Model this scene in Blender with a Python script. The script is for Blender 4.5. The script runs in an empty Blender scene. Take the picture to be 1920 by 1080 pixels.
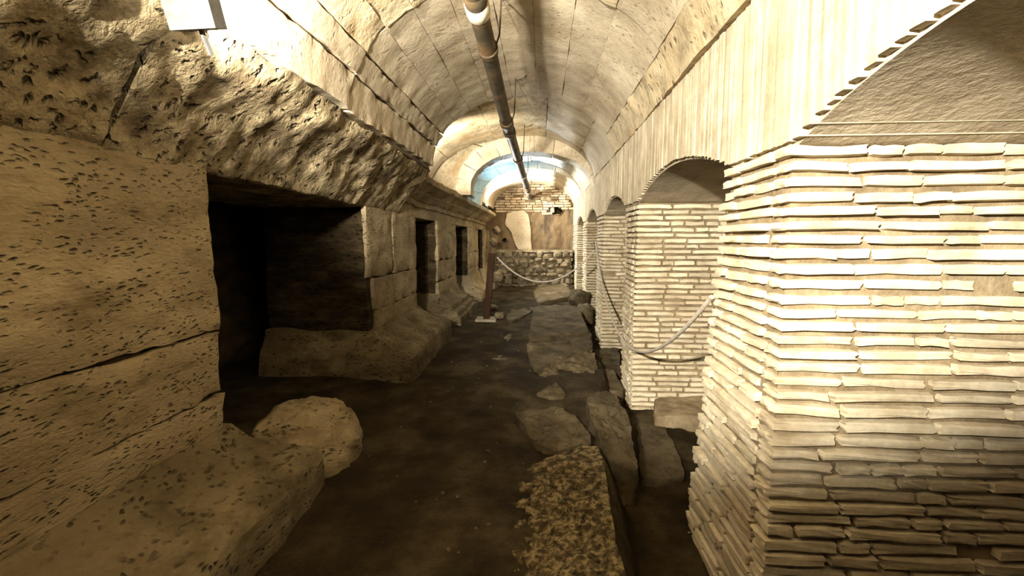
import bpy, math, random
import numpy as np
from mathutils import Vector, Matrix

random.seed(7)
RNG = np.random.default_rng(7)
S = bpy.context.scene
COL = S.collection

# ------------------------------------------------------------------ camera
H = 1.5                                    # eye height above the gutter
YAW = math.asin(55 / 856.8)
PITCH = math.asin(93 / 856.8 / math.cos(YAW))
cam_d = bpy.data.cameras.new('camera')
cam_d.sensor_width = 36
cam_d.lens = 850 * 36 / 1920
cam_d.clip_start = 0.02
cam = bpy.data.objects.new('camera', cam_d)
cam.location = (0, 0, H)
cam.rotation_euler = (math.pi / 2 - PITCH, 0, YAW)
COL.objects.link(cam)
S.camera = cam

# ------------------------------------------------------------------ world and light
W = bpy.data.worlds.new('world'); S.world = W
W.use_nodes = True
bg = W.node_tree.nodes['Background']
bg.inputs[0].default_value = (1, .85, .6, 1)
bg.inputs[1].default_value = 0.004
S.view_settings.view_transform = 'Standard'
S.view_settings.look = 'None'
S.view_settings.gamma = 1
S.view_settings.use_curve_mapping = False
S.view_settings.exposure = 0.12

WARM = (1.0, .925, .78)
PALE = (1.0, .94, .84)
COOL = (.25, .55, 1.0)
# (location, aim point, colour, watts, cone degrees, blend)
FLOODS = [
    ((-.92, -1.00, 2.20), (1.10, 3.80, 3.05), WARM, 1750, 78, .4),
    ((-.98, 1.35, 2.16), (-.90, 3.20, 2.80), WARM, 260, 92, .7),
    ((-1.38, 5.45, 2.35), (-1.0, 6.2, 2.95), WARM, 130, 110, .6),
    ((-1.22, 7.95, 2.28), (-1.0, 7.9, 2.9), COOL, 260, 150, .6),
    ((-1.14, 9.75, 2.25), (0.5, 9.4, 2.55), PALE, 600, 170, .6),
]

# ------------------------------------------------------------------ noise
def _h(ix, iy, iz):
    n = (ix * 374761393 + iy * 668265263 + iz * 2147483647 + 1013904223) & 0xFFFFFFFF
    n = ((n ^ (n >> 13)) * 1274126177) & 0xFFFFFFFF
    n = ((n ^ (n >> 15)) * 2246822519) & 0xFFFFFFFF
    return ((n ^ (n >> 16)) & 0xFFFFFF) / float(0x7FFFFF) - 1.0

def vn(p):
    p = np.asarray(p, dtype=float)
    i = np.floor(p).astype(np.int64); f = p - i
    f = f * f * (3 - 2 * f)
    r = 0
    for dx in (0, 1):
        wx = f[..., 0] if dx else 1 - f[..., 0]
        for dy in (0, 1):
            wy = f[..., 1] if dy else 1 - f[..., 1]
            for dz in (0, 1):
                wz = f[..., 2] if dz else 1 - f[..., 2]
                r = r + wx * wy * wz * _h(i[..., 0] + dx, i[..., 1] + dy, i[..., 2] + dz)
    return r

def fbm(p, freq=1.0, octv=4, seed=0.0, gain=.5):
    p = np.asarray(p, dtype=float) * freq + seed * 17.31
    a, r = 1.0, 0
    for _ in range(octv):
        r = r + a * vn(p); p = p * 2.03 + 11.7; a *= gain
    return r

def fbm3(p, freq, octv=3, seed=0):
    return np.stack([fbm(p, freq, octv, seed + k * 5.1) for k in range(3)], -1)

def sstep(a, b, x):
    t = np.clip((x - a) / (b - a), 0, 1)
    return t * t * (3 - 2 * t)

# ------------------------------------------------------------------ mesh helpers
def mesh(name, V, F, m=None, smooth=True, sharp=42):
    me = bpy.data.meshes.new(name)
    me.from_pydata([tuple(v) for v in np.asarray(V, dtype=float)], [], [tuple(int(i) for i in f) for f in F])
    if smooth:
        me.polygons.foreach_set('use_smooth', [True] * len(me.polygons))
    if m: me.materials.append(m)
    me.update()
    if smooth: me.set_sharp_from_angle(angle=math.radians(sharp))
    return me

def obj(name, me, parent=None):
    o = bpy.data.objects.new(name, me)
    COL.objects.link(o)
    if parent is not None:
        o.parent = parent
        o.matrix_parent_inverse = Matrix.Identity(4)
        if parent.type == 'EMPTY':
            pass
    return o

def put(name, V, F, m, parent=None, origin=None, smooth=True):
    """mesh object in world coordinates, origin moved to `origin` (or parent's location)"""
    V = np.asarray(V, dtype=float)
    if parent is not None:
        pl = np.array(parent.location)
        if parent.parent is not None: pl = pl + np.array(parent.parent.location)
        o = obj(name, mesh(name, V - pl, F, m, smooth), parent)
    else:
        org = np.array(origin if origin is not None else [V[:, 0].mean(), V[:, 1].mean(), V[:, 2].min()])
        o = obj(name, mesh(name, V - org, F, m, smooth))
        o.location = org
    return o

def empty(name, loc):
    o = bpy.data.objects.new(name, None)
    o.empty_display_size = .1
    COL.objects.link(o); o.location = loc
    return o

def tag(o, label=None, cat=None, group=None, kind=None):
    if label: o['label'] = label
    if cat: o['category'] = cat
    if group: o['group'] = group
    if kind: o['kind'] = kind
    return o

def grid_faces(nu, nv, closeu=False, off=0):
    F = []
    for i in range(nu if closeu else nu - 1):
        i2 = (i + 1) % nu
        for j in range(nv - 1):
            F.append((off + i * nv + j, off + i2 * nv + j, off + i2 * nv + j + 1, off + i * nv + j + 1))
    return F

def tube(points, r, seg=8, cap=True):
    P = np.asarray(points, dtype=float); n = len(P)
    R = np.full(n, r) if np.isscalar(r) else np.asarray(r)
    V = []
    prev = None
    for i in range(n):
        t = P[min(i + 1, n - 1)] - P[max(i - 1, 0)]
        t = t / (np.linalg.norm(t) + 1e-9)
        if prev is None:
            a = np.array([0, 0, 1.0]) if abs(t[2]) < .9 else np.array([1.0, 0, 0])
            u = np.cross(t, a)
        else:
            u = prev - t * np.dot(prev, t)
        u /= np.linalg.norm(u); prev = u
        w = np.cross(t, u)
        for k in range(seg):
            an = 2 * math.pi * k / seg
            V.append(P[i] + R[i] * (math.cos(an) * u + math.sin(an) * w))
    F = []
    for i in range(n - 1):
        for k in range(seg):
            k2 = (k + 1) % seg
            F.append((i * seg + k, i * seg + k2, (i + 1) * seg + k2, (i + 1) * seg + k))
    if cap:
        F.append(tuple(range(seg - 1, -1, -1)))
        F.append(tuple(range((n - 1) * seg, n * seg)))
    return np.array(V), F

def box_grid(lo, hi, res):
    """closed subdivided box, shared vertices; returns V, F, inside-normal sign array"""
    lo = np.array(lo, float); hi = np.array(hi, float)
    n = [max(1, int(round((hi[k] - lo[k]) / res))) for k in range(3)]
    idx = {}; V = []; F = []; N = []
    def vid(i, j, k):
        key = (i, j, k)
        if key not in idx:
            idx[key] = len(V)
            V.append(lo + (hi - lo) * np.array([i / n[0], j / n[1], k / n[2]]))
            N.append([(-1 if c == 0 else (1 if c == m else 0)) for c, m in zip(key, n)])
        return idx[key]
    for a, b, c in ((0, 1, 2), (1, 2, 0), (2, 0, 1)):
        for side in (0, n[c]):
            for i in range(n[a]):
                for j in range(n[b]):
                    q = []
                    for di, dj in ((0, 0), (1, 0), (1, 1), (0, 1)):
                        k = [0, 0, 0]; k[a] = i + di; k[b] = j + dj; k[c] = side
                        q.append(vid(*k))
                    if side == 0: q.reverse()
                    F.append(tuple(q))
    return np.array(V), F, np.array(N, float)

def rough_box(lo, hi, res=.06, amp=.012, freq=5, edge=.03, seed=0):
    V, F, N = box_grid(lo, hi, res)
    nn = np.abs(N).sum(1)
    d = fbm(V, freq, 4, seed)
    L = np.linalg.norm(N, axis=1, keepdims=True) + 1e-9
    V = V + N / L * (d * amp)[:, None]
    e = np.clip(.35 + fbm(V, freq * .8, 3, seed + 3), 0, 1.4) * edge
    V = V - N * (e * np.where(nn >= 2, 1, 0))[:, None]
    return V, F

def blob(size, nu=14, nv=9, power=.6, amp=.12, freq=2.2, seed=0):
    """superellipsoid rock about the origin"""
    V = [[0, 0, 1.0]]
    def sp(a): return math.copysign(abs(a) ** power, a)
    for j in range(1, nv):
        ph = math.pi * j / nv
        for i in range(nu):
            th = 2 * math.pi * i / nu
            V.append([sp(math.sin(ph)) * sp(math.cos(th)), sp(math.sin(ph)) * sp(math.sin(th)), sp(math.cos(ph))])
    V.append([0, 0, -1.0])
    V = np.array(V)
    F = [(0, 1 + i, 1 + (i + 1) % nu) for i in range(nu)]
    for j in range(nv - 2):
        for i in range(nu):
            a = 1 + j * nu + i; b = 1 + j * nu + (i + 1) % nu
            F.append((a, a + nu, b + nu, b))
    l = len(V) - 1; o = 1 + (nv - 2) * nu
    F += [(o + i, l, o + (i + 1) % nu) for i in range(nu)]
    d = fbm(V, freq, 3, seed)
    V = V * (1 + amp * d)[:, None]
    return V * np.array(size), F

# ------------------------------------------------------------------ photo geometry helpers (pixel -> world ray)
cy_, sy_, cp_, sp_ = math.cos(YAW), math.sin(YAW), math.cos(PITCH), math.sin(PITCH)
FWD = np.array([-sy_ * cp_, cy_ * cp_, -sp_]); RGT = np.array([cy_, sy_, 0]); UPV = np.array([-sy_ * sp_, cy_ * sp_, cp_])
def ray(px, py):
    return FWD * 850 + RGT * (px - 960) + UPV * (540 - py)
def at_z(px, py, z):
    d = ray(px, py); t = (z - H) / d[2]
    return np.array([0, 0, H]) + d * t
def at_y(px, py, y):
    d = ray(px, py); t = y / d[1]
    return np.array([0, 0, H]) + d * t

# ------------------------------------------------------------------ materials
def mat(name, c_dark, c_mid, c_light, scale=3.0, fine=40.0, bump=.35, rough=.95, pits=0.0, pit_scale=30.0,
        stain=None, stain_scale=1.2, stain_amt=.5, var=.12, strata=0.0, bump_dist=.012, pit_col=True, wave=None, tight=.17):
    m = bpy.data.materials.new(name); m.use_nodes = True
    t = m.node_tree; N = t.nodes; L = t.links
    bs = N['Principled BSDF']
    bs.inputs['Roughness'].default_value = rough
    bs.inputs['Specular IOR Level'].default_value = .12
    geo = N.new('ShaderNodeNewGeometry')
    P = geo.outputs['Position']
    def noise(s, det=5, ro=.6, vec=P):
        n = N.new('ShaderNodeTexNoise'); n.inputs['Scale'].default_value = s
        n.inputs['Detail'].default_value = det; n.inputs['Roughness'].default_value = ro
        L.new(vec, n.inputs['Vector']); return n.outputs['Fac']
    def mth(op, a, b=None, c=None):
        n = N.new('ShaderNodeMath'); n.operation = op
        for k, v in enumerate((a, b, c)):
            if v is None: continue
            if isinstance(v, (int, float)): n.inputs[k].default_value = v
            else: L.new(v, n.inputs[k])
        return n.outputs[0]
    def mix(f, a, b, bt='MIX'):
        n = N.new('ShaderNodeMix'); n.data_type = 'RGBA'; n.blend_type = bt
        if isinstance(f, (int, float)): n.inputs[0].default_value = f
        else: L.new(f, n.inputs[0])
        for k, v in ((6, a), (7, b)):
            if isinstance(v, tuple): n.inputs[k].default_value = (*v, 1)
            else: L.new(v, n.inputs[k])
        return n.outputs[2]
    vec = P
    if strata:
        mp = N.new('ShaderNodeMapping'); mp.inputs['Scale'].default_value = (1, 1, strata)
        L.new(P, mp.inputs['Vector']); vec = mp.outputs[0]
    n1 = noise(scale, 6, .62, vec)
    ramp = N.new('ShaderNodeValToRGB')
    e = ramp.color_ramp.elements
    e[0].position = .5 - tight; e[0].color = (*c_dark, 1)
    e[1].position = .5 + tight * 1.06; e[1].color = (*c_light, 1)
    k = e.new(.5); k.color = (*c_mid, 1)
    L.new(n1, ramp.inputs[0])
    col = ramp.outputs[0]
    nf = noise(fine, 4, .65, vec)
    g = mth('MULTIPLY_ADD', nf, .7, .65)
    cg = N.new('ShaderNodeCombineColor')
    for q in range(3): L.new(g, cg.inputs[q])
    col = mix(.8, col, cg.outputs[0], 'MULTIPLY')
    if stain:
        ns = noise(stain_scale, 5, .6, vec)
        mr = N.new('ShaderNodeMapRange'); mr.inputs[1].default_value = .5; mr.inputs[2].default_value = .66
        mr.inputs[3].default_value = 0; mr.inputs[4].default_value = stain_amt
        L.new(ns, mr.inputs[0])
        col = mix(mr.outputs[0], col, stain)
    if var:
        oi = N.new('ShaderNodeObjectInfo')
        v = mth('MULTIPLY_ADD', oi.outputs['Random'], 2 * var, 1 - var)
        cv = N.new('ShaderNodeCombineColor')
        for q in range(3): L.new(v, cv.inputs[q])
        col = mix(1.0, col, cv.outputs[0], 'MULTIPLY')
    hgt = mth('ADD', mth('MULTIPLY', n1, .6), mth('MULTIPLY', nf, .4))
    if wave:
        wv = N.new('ShaderNodeTexWave'); wv.wave_type = 'BANDS'; wv.bands_direction = wave[0]
        wv.inputs['Scale'].default_value = wave[1]; wv.inputs['Distortion'].default_value = wave[2]
        wv.inputs['Detail'].default_value = 3; wv.inputs['Detail Scale'].default_value = 1.5
        L.new(P, wv.inputs['Vector'])
        hgt = mth('ADD', hgt, mth('MULTIPLY', wv.outputs['Fac'], wave[3]))
    if pits:
        vo = N.new('ShaderNodeTexVoronoi'); vo.inputs['Scale'].default_value = pit_scale
        nd = noise(pit_scale * .6, 3, .5)
        mp2 = N.new('ShaderNodeVectorMath'); mp2.operation = 'ADD'
        sc = N.new('ShaderNodeVectorMath'); sc.operation = 'SCALE'
        cx = N.new('ShaderNodeCombineXYZ')
        for q in range(3): L.new(nd, cx.inputs[q])
        L.new(cx.outputs[0], sc.inputs[0]); sc.inputs['Scale'].default_value = .8 / pit_scale * 3
        L.new(vec, mp2.inputs[0]); L.new(sc.outputs[0], mp2.inputs[1])
        L.new(mp2.outputs[0], vo.inputs['Vector'])
        msk = noise(scale * 1.7, 3, .6, vec)
        pr = N.new('ShaderNodeMapRange'); pr.inputs[1].default_value = .05; pr.inputs[2].default_value = .38
        pr.inputs[3].default_value = 1; pr.inputs[4].default_value = 0
        L.new(vo.outputs['Distance'], pr.inputs[0])
        mk = N.new('ShaderNodeMapRange'); mk.inputs[1].default_value = .42; mk.inputs[2].default_value = .6
        L.new(msk, mk.inputs[0])
        pf = mth('MULTIPLY', pr.outputs[0], mk.outputs[0])
        hgt = mth('SUBTRACT', hgt, mth('MULTIPLY', pf, pits))
        if pit_col:
            col = mix(mth('MULTIPLY', pf, .7), col, tuple(c * .35 for c in c_dark))
    L.new(col, bs.inputs['Base Color'])
    bp = N.new('ShaderNodeBump'); bp.inputs['Strength'].default_value = bump; bp.inputs['Distance'].default_value = bump_dist
    L.new(hgt, bp.inputs['Height'])
    L.new(bp.outputs[0], bs.inputs['Normal'])
    return m

M = {}
M['plaster'] = mat('vault_plaster', (.40, .33, .22), (.54, .46, .33), (.66, .58, .43), 2.2, 26, .8, stain=(.36, .27, .17), stain_scale=1.0, stain_amt=.55, var=.05, pits=.22, pit_scale=22)
M['plaster_rough'] = mat('rough_plaster', (.36, .29, .18), (.56, .47, .31), (.68, .56, .36), 5, 30, .9, stain=(.50, .33, .16), stain_scale=3.0, stain_amt=.6, var=.04, pits=.5, pit_scale=16, bump_dist=.02)
M['mortar'] = mat('joint_mortar', (.10, .075, .045), (.17, .13, .08), (.26, .2, .12), 9, 50, .8, var=.02)
M['brick'] = mat('pale_brick', (.46, .38, .25), (.61, .53, .38), (.72, .64, .48), 7, 60, .5, stain=(.38, .27, .15), stain_scale=2.2, stain_amt=.4, var=.16, bump_dist=.006)
M['brick_up'] = mat('mortar_smeared_brick', (.38, .32, .22), (.49, .42, .30), (.58, .51, .38), 7, 60, .7, stain=(.33, .26, .16), stain_scale=1.6, stain_amt=.45, var=.10, bump_dist=.008)
M['brick_wall'] = mat('old_wall_brick', (.30, .22, .13), (.45, .35, .23), (.6, .49, .34), 5, 50, .5, var=.28, bump_dist=.008)
M['brick_mortar'] = mat('brick_mortar', (.15, .11, .065), (.24, .185, .11), (.34, .27, .17), 8, 60, .9, var=.02)
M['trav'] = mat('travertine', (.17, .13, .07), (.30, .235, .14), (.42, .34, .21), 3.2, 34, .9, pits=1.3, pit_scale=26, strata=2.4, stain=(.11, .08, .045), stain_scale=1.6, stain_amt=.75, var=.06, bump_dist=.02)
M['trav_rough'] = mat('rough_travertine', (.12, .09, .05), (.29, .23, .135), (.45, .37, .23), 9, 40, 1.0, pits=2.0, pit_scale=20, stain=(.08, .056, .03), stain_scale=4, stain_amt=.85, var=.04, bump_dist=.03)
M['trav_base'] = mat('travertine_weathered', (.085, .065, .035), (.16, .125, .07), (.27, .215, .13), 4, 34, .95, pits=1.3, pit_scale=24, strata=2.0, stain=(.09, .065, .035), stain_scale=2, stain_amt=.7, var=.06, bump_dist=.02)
M['dirt'] = mat('trodden_earth', (.023, .016, .007), (.042, .030, .013), (.074, .055, .027), 3.5, 60, 1.0, stain=(.02, .013, .006), stain_scale=1.3, stain_amt=.6, var=0, bump_dist=.05, tight=.12)
M['slab'] = mat('basalt_slab', (.05, .037, .02), (.095, .073, .04), (.17, .135, .08), 6, 45, .9, stain=(.04, .028, .014), stain_scale=3, stain_amt=.5, var=.12, pits=.6, pit_scale=30, bump_dist=.015)
M['slab_pit'] = mat('pitted_slab', (.045, .033, .016), (.11, .083, .042), (.27, .21, .11), 26, 55, 1.0, var=.05, pits=1.0, pit_scale=40, bump_dist=.02, tight=.10)
M['pale_stone'] = mat('pale_stone', (.28, .23, .15), (.42, .35, .24), (.55, .47, .33), 8, 50, .7, var=.15, pits=.6)
M['rubble'] = mat('rubble_stone', (.085, .066, .04), (.16, .13, .08), (.27, .22, .145), 8, 45, .8, var=.3, pits=.7)
M['wallrock'] = mat('stained_wall', (.09, .06, .032), (.19, .135, .075), (.31, .235, .14), 3.5, 30, .9, var=.02, strata=.3, stain=(.055, .04, .025), stain_scale=3.5, stain_amt=.9, bump_dist=.03)
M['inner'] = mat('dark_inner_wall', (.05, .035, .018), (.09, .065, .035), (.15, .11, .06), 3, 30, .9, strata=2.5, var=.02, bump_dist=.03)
M['soffit'] = mat('arch_soffit', (.36, .29, .2), (.48, .40, .285), (.58, .49, .36), 6, 45, 1.0, var=0, bump_dist=.015)
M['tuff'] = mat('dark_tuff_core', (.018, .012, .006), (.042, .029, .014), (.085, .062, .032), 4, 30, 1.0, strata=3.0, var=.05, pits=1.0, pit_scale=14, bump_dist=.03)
M['pipe'] = mat('cast_iron_pipe', (.045, .036, .024), (.07, .056, .036), (.11, .085, .052), 6, 40, .35, rough=.55, stain=(.19, .10, .04), stain_scale=6, stain_amt=.5, var=.05, bump_dist=.004)
M['collar'] = mat('pale_collar', (.42, .37, .28), (.62, .56, .45), (.75, .7, .58), 14, 60, .3, var=.04, stain=(.3, .16, .07), stain_scale=16, stain_amt=.6, bump_dist=.003)
M['iron'] = mat('rusty_iron', (.04, .03, .02), (.06, .045, .03), (.1, .07, .045), 20, 80, .3, rough=.7, var=.1)
M['wood'] = mat('reddish_wood', (.026, .013, .007), (.038, .02, .011), (.055, .03, .017), 6, 60, .3, strata=.2, var=.05, bump_dist=.003)
M['plate'] = mat('pale_plate', (.25, .215, .15), (.31, .27, .195), (.37, .33, .25), 6, 60, .2, var=.02)
M['rope'] = mat('grey_rope', (.34, .30, .24), (.46, .41, .34), (.56, .5, .42), 60, 200, .5, var=.02, bump_dist=.003)
M['lampbody'] = mat('grey_lamp_metal', (.1, .1, .1), (.14, .14, .14), (.18, .18, .18), 8, 60, .1, rough=.5, var=0)
def emis(name, c, s):
    m = bpy.data.materials.new(name); m.use_nodes = True
    b = m.node_tree.nodes['Principled BSDF']
    b.inputs['Base Color'].default_value = (.8, .8, .8, 1)
    b.inputs['Emission Color'].default_value = (*c, 1); b.inputs['Emission Strength'].default_value = s
    return m

# ------------------------------------------------------------------ floor
Xg_t = ([-2, 1, 2.6, 3.4, 4.2, 5.5, 7.0, 8.5, 10.5, 14], [.36, .36, .38, .46, .60, .58, .56, .52, .76, .76])
Zg_t = ([-2, 1, 2.5, 3.6, 5, 7, 9, 12], [-.12, -.12, .0, .03, .07, .12, .2, .3])
def dirt_base(y): return .165 + .022 * y
def ground(x, y):
    xg = np.interp(y, *Xg_t); zg = np.interp(y, *Zg_t)
    P = np.stack([x, y, 0 * x], -1)
    z = dirt_base(y) + .028 * fbm(P, 1.1, 3, 2) + .010 * fbm(P, 5, 3, 4) + .006 * np.abs(fbm(P, 14, 2, 9))
    z = z + .05 * sstep(-1.2, -1.7, x)
    w = sstep(-.02, .1, x - xg + .03 * fbm(P, 3, 2, 8))
    g = zg + .03 * fbm(P, 2.5, 3, 6) + .012 * fbm(P, 9, 3, 5)
    return z * (1 - w) + g * w
xs = np.concatenate([np.linspace(-4.2, -1.6, 27)[:-1], np.linspace(-1.6, 1.3, 105)[:-1], np.linspace(1.3, 3.0, 18)])
ys = np.concatenate([np.linspace(-1.8, 1.3, 28)[:-1], np.linspace(1.3, 5, 150)[:-1], np.linspace(5, 11.6, 140)])
GX, GY = np.meshgrid(xs, ys, indexing='ij')
GZ = ground(GX, GY)
fl = obj('floor', mesh('floor', np.stack([GX, GY, GZ], -1).reshape(-1, 3), grid_faces(len(xs), len(ys)), M['dirt']))
fl.data.flip_normals() if fl.data.polygons[0].normal.z < 0 else None
tag(fl, 'dark brown trodden earth floor of the underground passage', kind='structure')

# ------------------------------------------------------------------ ceiling: barrel vault in several rings
XC, ZS = -.195, 2.26
def ell(th, al, ar, b, zs=ZS):
    c = np.cos(th); a = np.where(c < 0, al, ar)
    return XC + a * c, zs + b * np.sin(th)
ceil_root = empty('ceiling', (XC, 4.0, ZS))
tag(ceil_root, 'rough concrete barrel vault of cast blocks over the passage', kind='structure')
def vault_panel(name, t0, t1, y0, y1, prof, off, m, gap=.006, jag=.006, res=.045, amp=.008, seed=0, depth=.06, freq=6, chip=.003, gv=None, jagv=None):
    """curved block of the vault; off = how far it stands proud of the profile (inwards)"""
    al, ar, b, zs = prof
    arc = (t1 - t0) * (al + ar + 2 * b) / 4
    nu = max(4, int(arc / res)); nv = max(4, int((y1 - y0) / res))
    u = np.linspace(0, 1, nu + 1); v = np.linspace(0, 1, nv + 1)
    u = np.concatenate([[0], u, [1]]); v = np.concatenate([[0], v, [1]])
    U, Vv = np.meshgrid(u, v, indexing='ij')
    sc = (al + ar + 2 * b) / 4
    th = t0 + (t1 - t0) * U; Y = y0 + (y1 - y0) * Vv
    q = np.stack([th * 1.0, Y, 0 * Y], -1)
    eu = np.minimum(U, 1 - U) * arc; ev = np.minimum(Vv, 1 - Vv) * (y1 - y0)
    ju = (gap + jag * (fbm(q, 7, 4, seed) + .3)) * (1 - sstep(0, .12, eu)) * np.where(U < .5, 1, -1)
    jv = ((gap if gv is None else gv) + (jag if jagv is None else jagv) * (fbm(q, 7, 4, seed + 4) + .3)) * (1 - sstep(0, .12, ev)) * np.where(Vv < .5, 1, -1)
    th = th + ju / sc; Y = Y + jv
    X, Z = ell(th, al, ar, b, zs)
    nx, nz = -np.cos(th), -np.sin(th)
    p3 = np.stack([X, Y, Z], -1)
    d = off + amp * fbm(p3, freq, 4, seed + 7) - chip * np.clip(.3 + fbm(p3, 16, 3, seed + 2), 0, 1.5) * (1 - sstep(0, .05, np.minimum(eu, ev)))
    rim = np.zeros_like(U, bool); rim[0, :] = rim[-1, :] = True; rim[:, 0] = rim[:, -1] = True
    d = np.where(rim, off - depth, d)
    X = X + nx * d; Z = Z + nz * d
    o = put(name, np.stack([X, Y, Z], -1).reshape(-1, 3), grid_faces(*U.shape), m, ceil_root)
    return o
def shell(name, y0, y1, prof, m, t0=-.03, t1=math.pi + .03, off=-.045, nu=40, thick=.18):
    th = np.linspace(t0, t1, nu); al, ar, b, zs = prof
    ysv = np.linspace(y0, y1, 12)
    V = []
    for o_ in (off, off - thick):
        for t in th:
            X, Z = ell(t, al, ar, b, zs)
            for y in ysv: V.append((X - math.cos(t) * o_ * 1.0, y, Z - math.sin(t) * o_))
    n = len(ysv); F = grid_faces(nu, n) + [tuple(reversed(f)) for f in grid_faces(nu, n, off=nu * n)]
    o2 = nu * n
    for i in range(nu - 1):
        a, b_ = i * n, (i + 1) * n
        F.append((a, o2 + a, o2 + b_, b_)); a += n - 1; b_ += n - 1
        F.append((a, b_, o2 + b_, o2 + a))
    for j in range(n - 1):
        F.append((j, j + 1, o2 + j + 1, o2 + j)); k = (nu - 1) * n + j
        F.append((k, o2 + k, o2 + k + 1, k + 1))
    return put(name, V, F, m, ceil_root)
R = math.radians
P1 = (.965, .965, .72, ZS)
P2 = (1.46, .965, .73, ZS)
P3 = (1.42, .965, .70, ZS - .03)
P4 = (.97, .965, .58, ZS - .02)
shell('vault_backing', -1.8, 4.9, P1, M['mortar'])
brk = [9, 26, 50, 66, 82, 97, 112, 126, 139, 152, 163, 180]
offs = [.004, .008, .004, .006, .003, .005, .002, .006, .003, .010, .005]
for j, (ya, yb) in enumerate([(-1.75, 2.75), (2.75, 4.92)]):
    for i in range(len(brk) - 1):
        big = brk[i] >= 152
        rough_ = (i <= 0) or (j == 0 and 2 <= i <= 8)
        vault_panel('vault_block', R(brk[i]), R(brk[i + 1]), ya, yb, P1, offs[i] + (0 if j else .014),
                    M['plaster_rough'] if rough_ else M['plaster'], gap=.007 if big else .0005, jag=.012 if big else .0015, chip=.02 if big else .003, gv=.014 if brk[i] >= 126 else None, jagv=.016 if brk[i] >= 126 else .006,
                    amp=.014 if rough_ else .006, seed=i * 3 + j * 41, res=.035 if j else .05)
shell('vault_backing', 4.9, 6.78, P2, M['mortar'])
for i, (a, b) in enumerate([(9, 40), (40, 75), (75, 110), (110, 145), (145, 182)]):
    vault_panel('vault_block', R(a), R(b), 4.93, 6.8, P2, .004 * (i % 3), M['plaster_rough'] if i in (2, 3) else M['plaster'], gap=.001, jag=.003, seed=60 + i, amp=.010)
def leg(t, al, ar, b, zs):
    if t > math.pi: return XC - al, zs - (t - math.pi) * .9
    return ell(t, al, ar, b, zs)
# arch rib (pale blocks) where the vault is lowest
def rib(y0, y1, inner, outer, m, n, seed):
    for k in range(n):
        t0, t1 = 3.27 * (k / n) + .003, 3.27 * ((k + 1) / n) - .003
        V = []; nt = 7
        for (al, ar, b, zs), o_ in ((inner, 0), (outer, .03)):
            for t in np.linspace(t0, t1, nt):
                X, Z = leg(t, al + o_, ar + o_, b + o_, zs)
                for y in np.linspace(y0, y1, 4): V.append((X, y, Z))
        V = np.array(V); F = grid_faces(nt, 4) + [tuple(reversed(f)) for f in grid_faces(nt, 4, off=nt * 4)]
        o2 = nt * 4
        for i in range(nt - 1):
            a, c = i * 4, (i + 1) * 4
            F += [(a, o2 + a, o2 + c, c), (a + 3, c + 3, o2 + c + 3, o2 + a + 3)]
        for j in range(3):
            F += [(j, j + 1, o2 + j + 1, o2 + j)]; kk = (nt - 1) * 4 + j
            F += [(kk, o2 + kk, o2 + kk + 1, kk + 1)]
        V = V + fbm3(V, 9, 3, seed + k) * .008
        put('rib_block', V, F, m, ceil_root, smooth=False)
PR = (.86, .96, .50, ZS)
rib(6.95, 7.12, (1.03, .99, .70, ZS), (1.50, 1.02, .78, ZS), M['plaster_rough'], 6, 150)
rib(6.80, 7.15, PR, (1.05, .99, .72, ZS), M['plaster'], 11, 90)
shell('vault_backing', 7.15, 8.75, P3, M['mortar'])
for i, (a, b) in enumerate([(9, 50), (50, 90), (90, 130), (130, 182)]):
    vault_panel('vault_block', R(a), R(b), 7.12, 8.78, P3, .003 * (i % 3), M['plaster'], gap=.001, jag=.003, seed=80 + i)
rib(8.78, 8.98, P4, (1.42, .99, .74, ZS - .02), M['plaster'], 9, 120)
shell('vault_backing', 8.98, 11.3, P4, M['mortar'])
for i, (a, b) in enumerate([(9, 45), (45, 92), (92, 140), (140, 182)]):
    vault_panel('vault_block', R(a), R(b), 8.98, 11.25, P4, .004 * (i % 2), M['plaster'], gap=.001, jag=.002, seed=100 + i)

# ------------------------------------------------------------------ right side: brick piers and the wall over their arches
XR = .77; XR2 = 1.72; ZSPR = 1.80
PIERS = [(1.50, 1.96), (3.78, 4.30), (5.80, 6.42), (7.90, 8.50), (10.05, 11.2)]
def intrados(y):
    for k in range(-1, len(PIERS) - 1):
        f = PIERS[k][1] if k >= 0 else .1
        n = PIERS[k + 1][0]
        if f <= y <= n:
            m_ = (f + n) / 2; h_ = (n - f) / 2
            return ZSPR + .155 * (1 - ((y - m_) / h_) ** 2)
    return ZSPR
wr = empty('wall_right', (XR, 5, ZSPR))
tag(wr, 'band of upright pale bricks over the arches on the right side', kind='structure')
# core behind the upright bricks
yv = np.linspace(-1.8, 11.2, 261); V = []
for y in yv:
    zi = intrados(y) - .014
    V += [(XR + .022, y, zi), (XR + .03, y, 2.42), (XR2, y, 2.42), (XR2, y, zi)]
F = []
for i in range(len(yv) - 1):
    for k in range(4):
        k2 = (k + 1) % 4
        F.append((i * 4 + k, i * 4 + k2, (i + 1) * 4 + k2, (i + 1) * 4 + k))
F += [(3, 2, 1, 0), tuple(len(yv) * 4 - 4 + k for k in range(4))]
put('wall_core', V, F, M['soffit'], wr)
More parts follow.
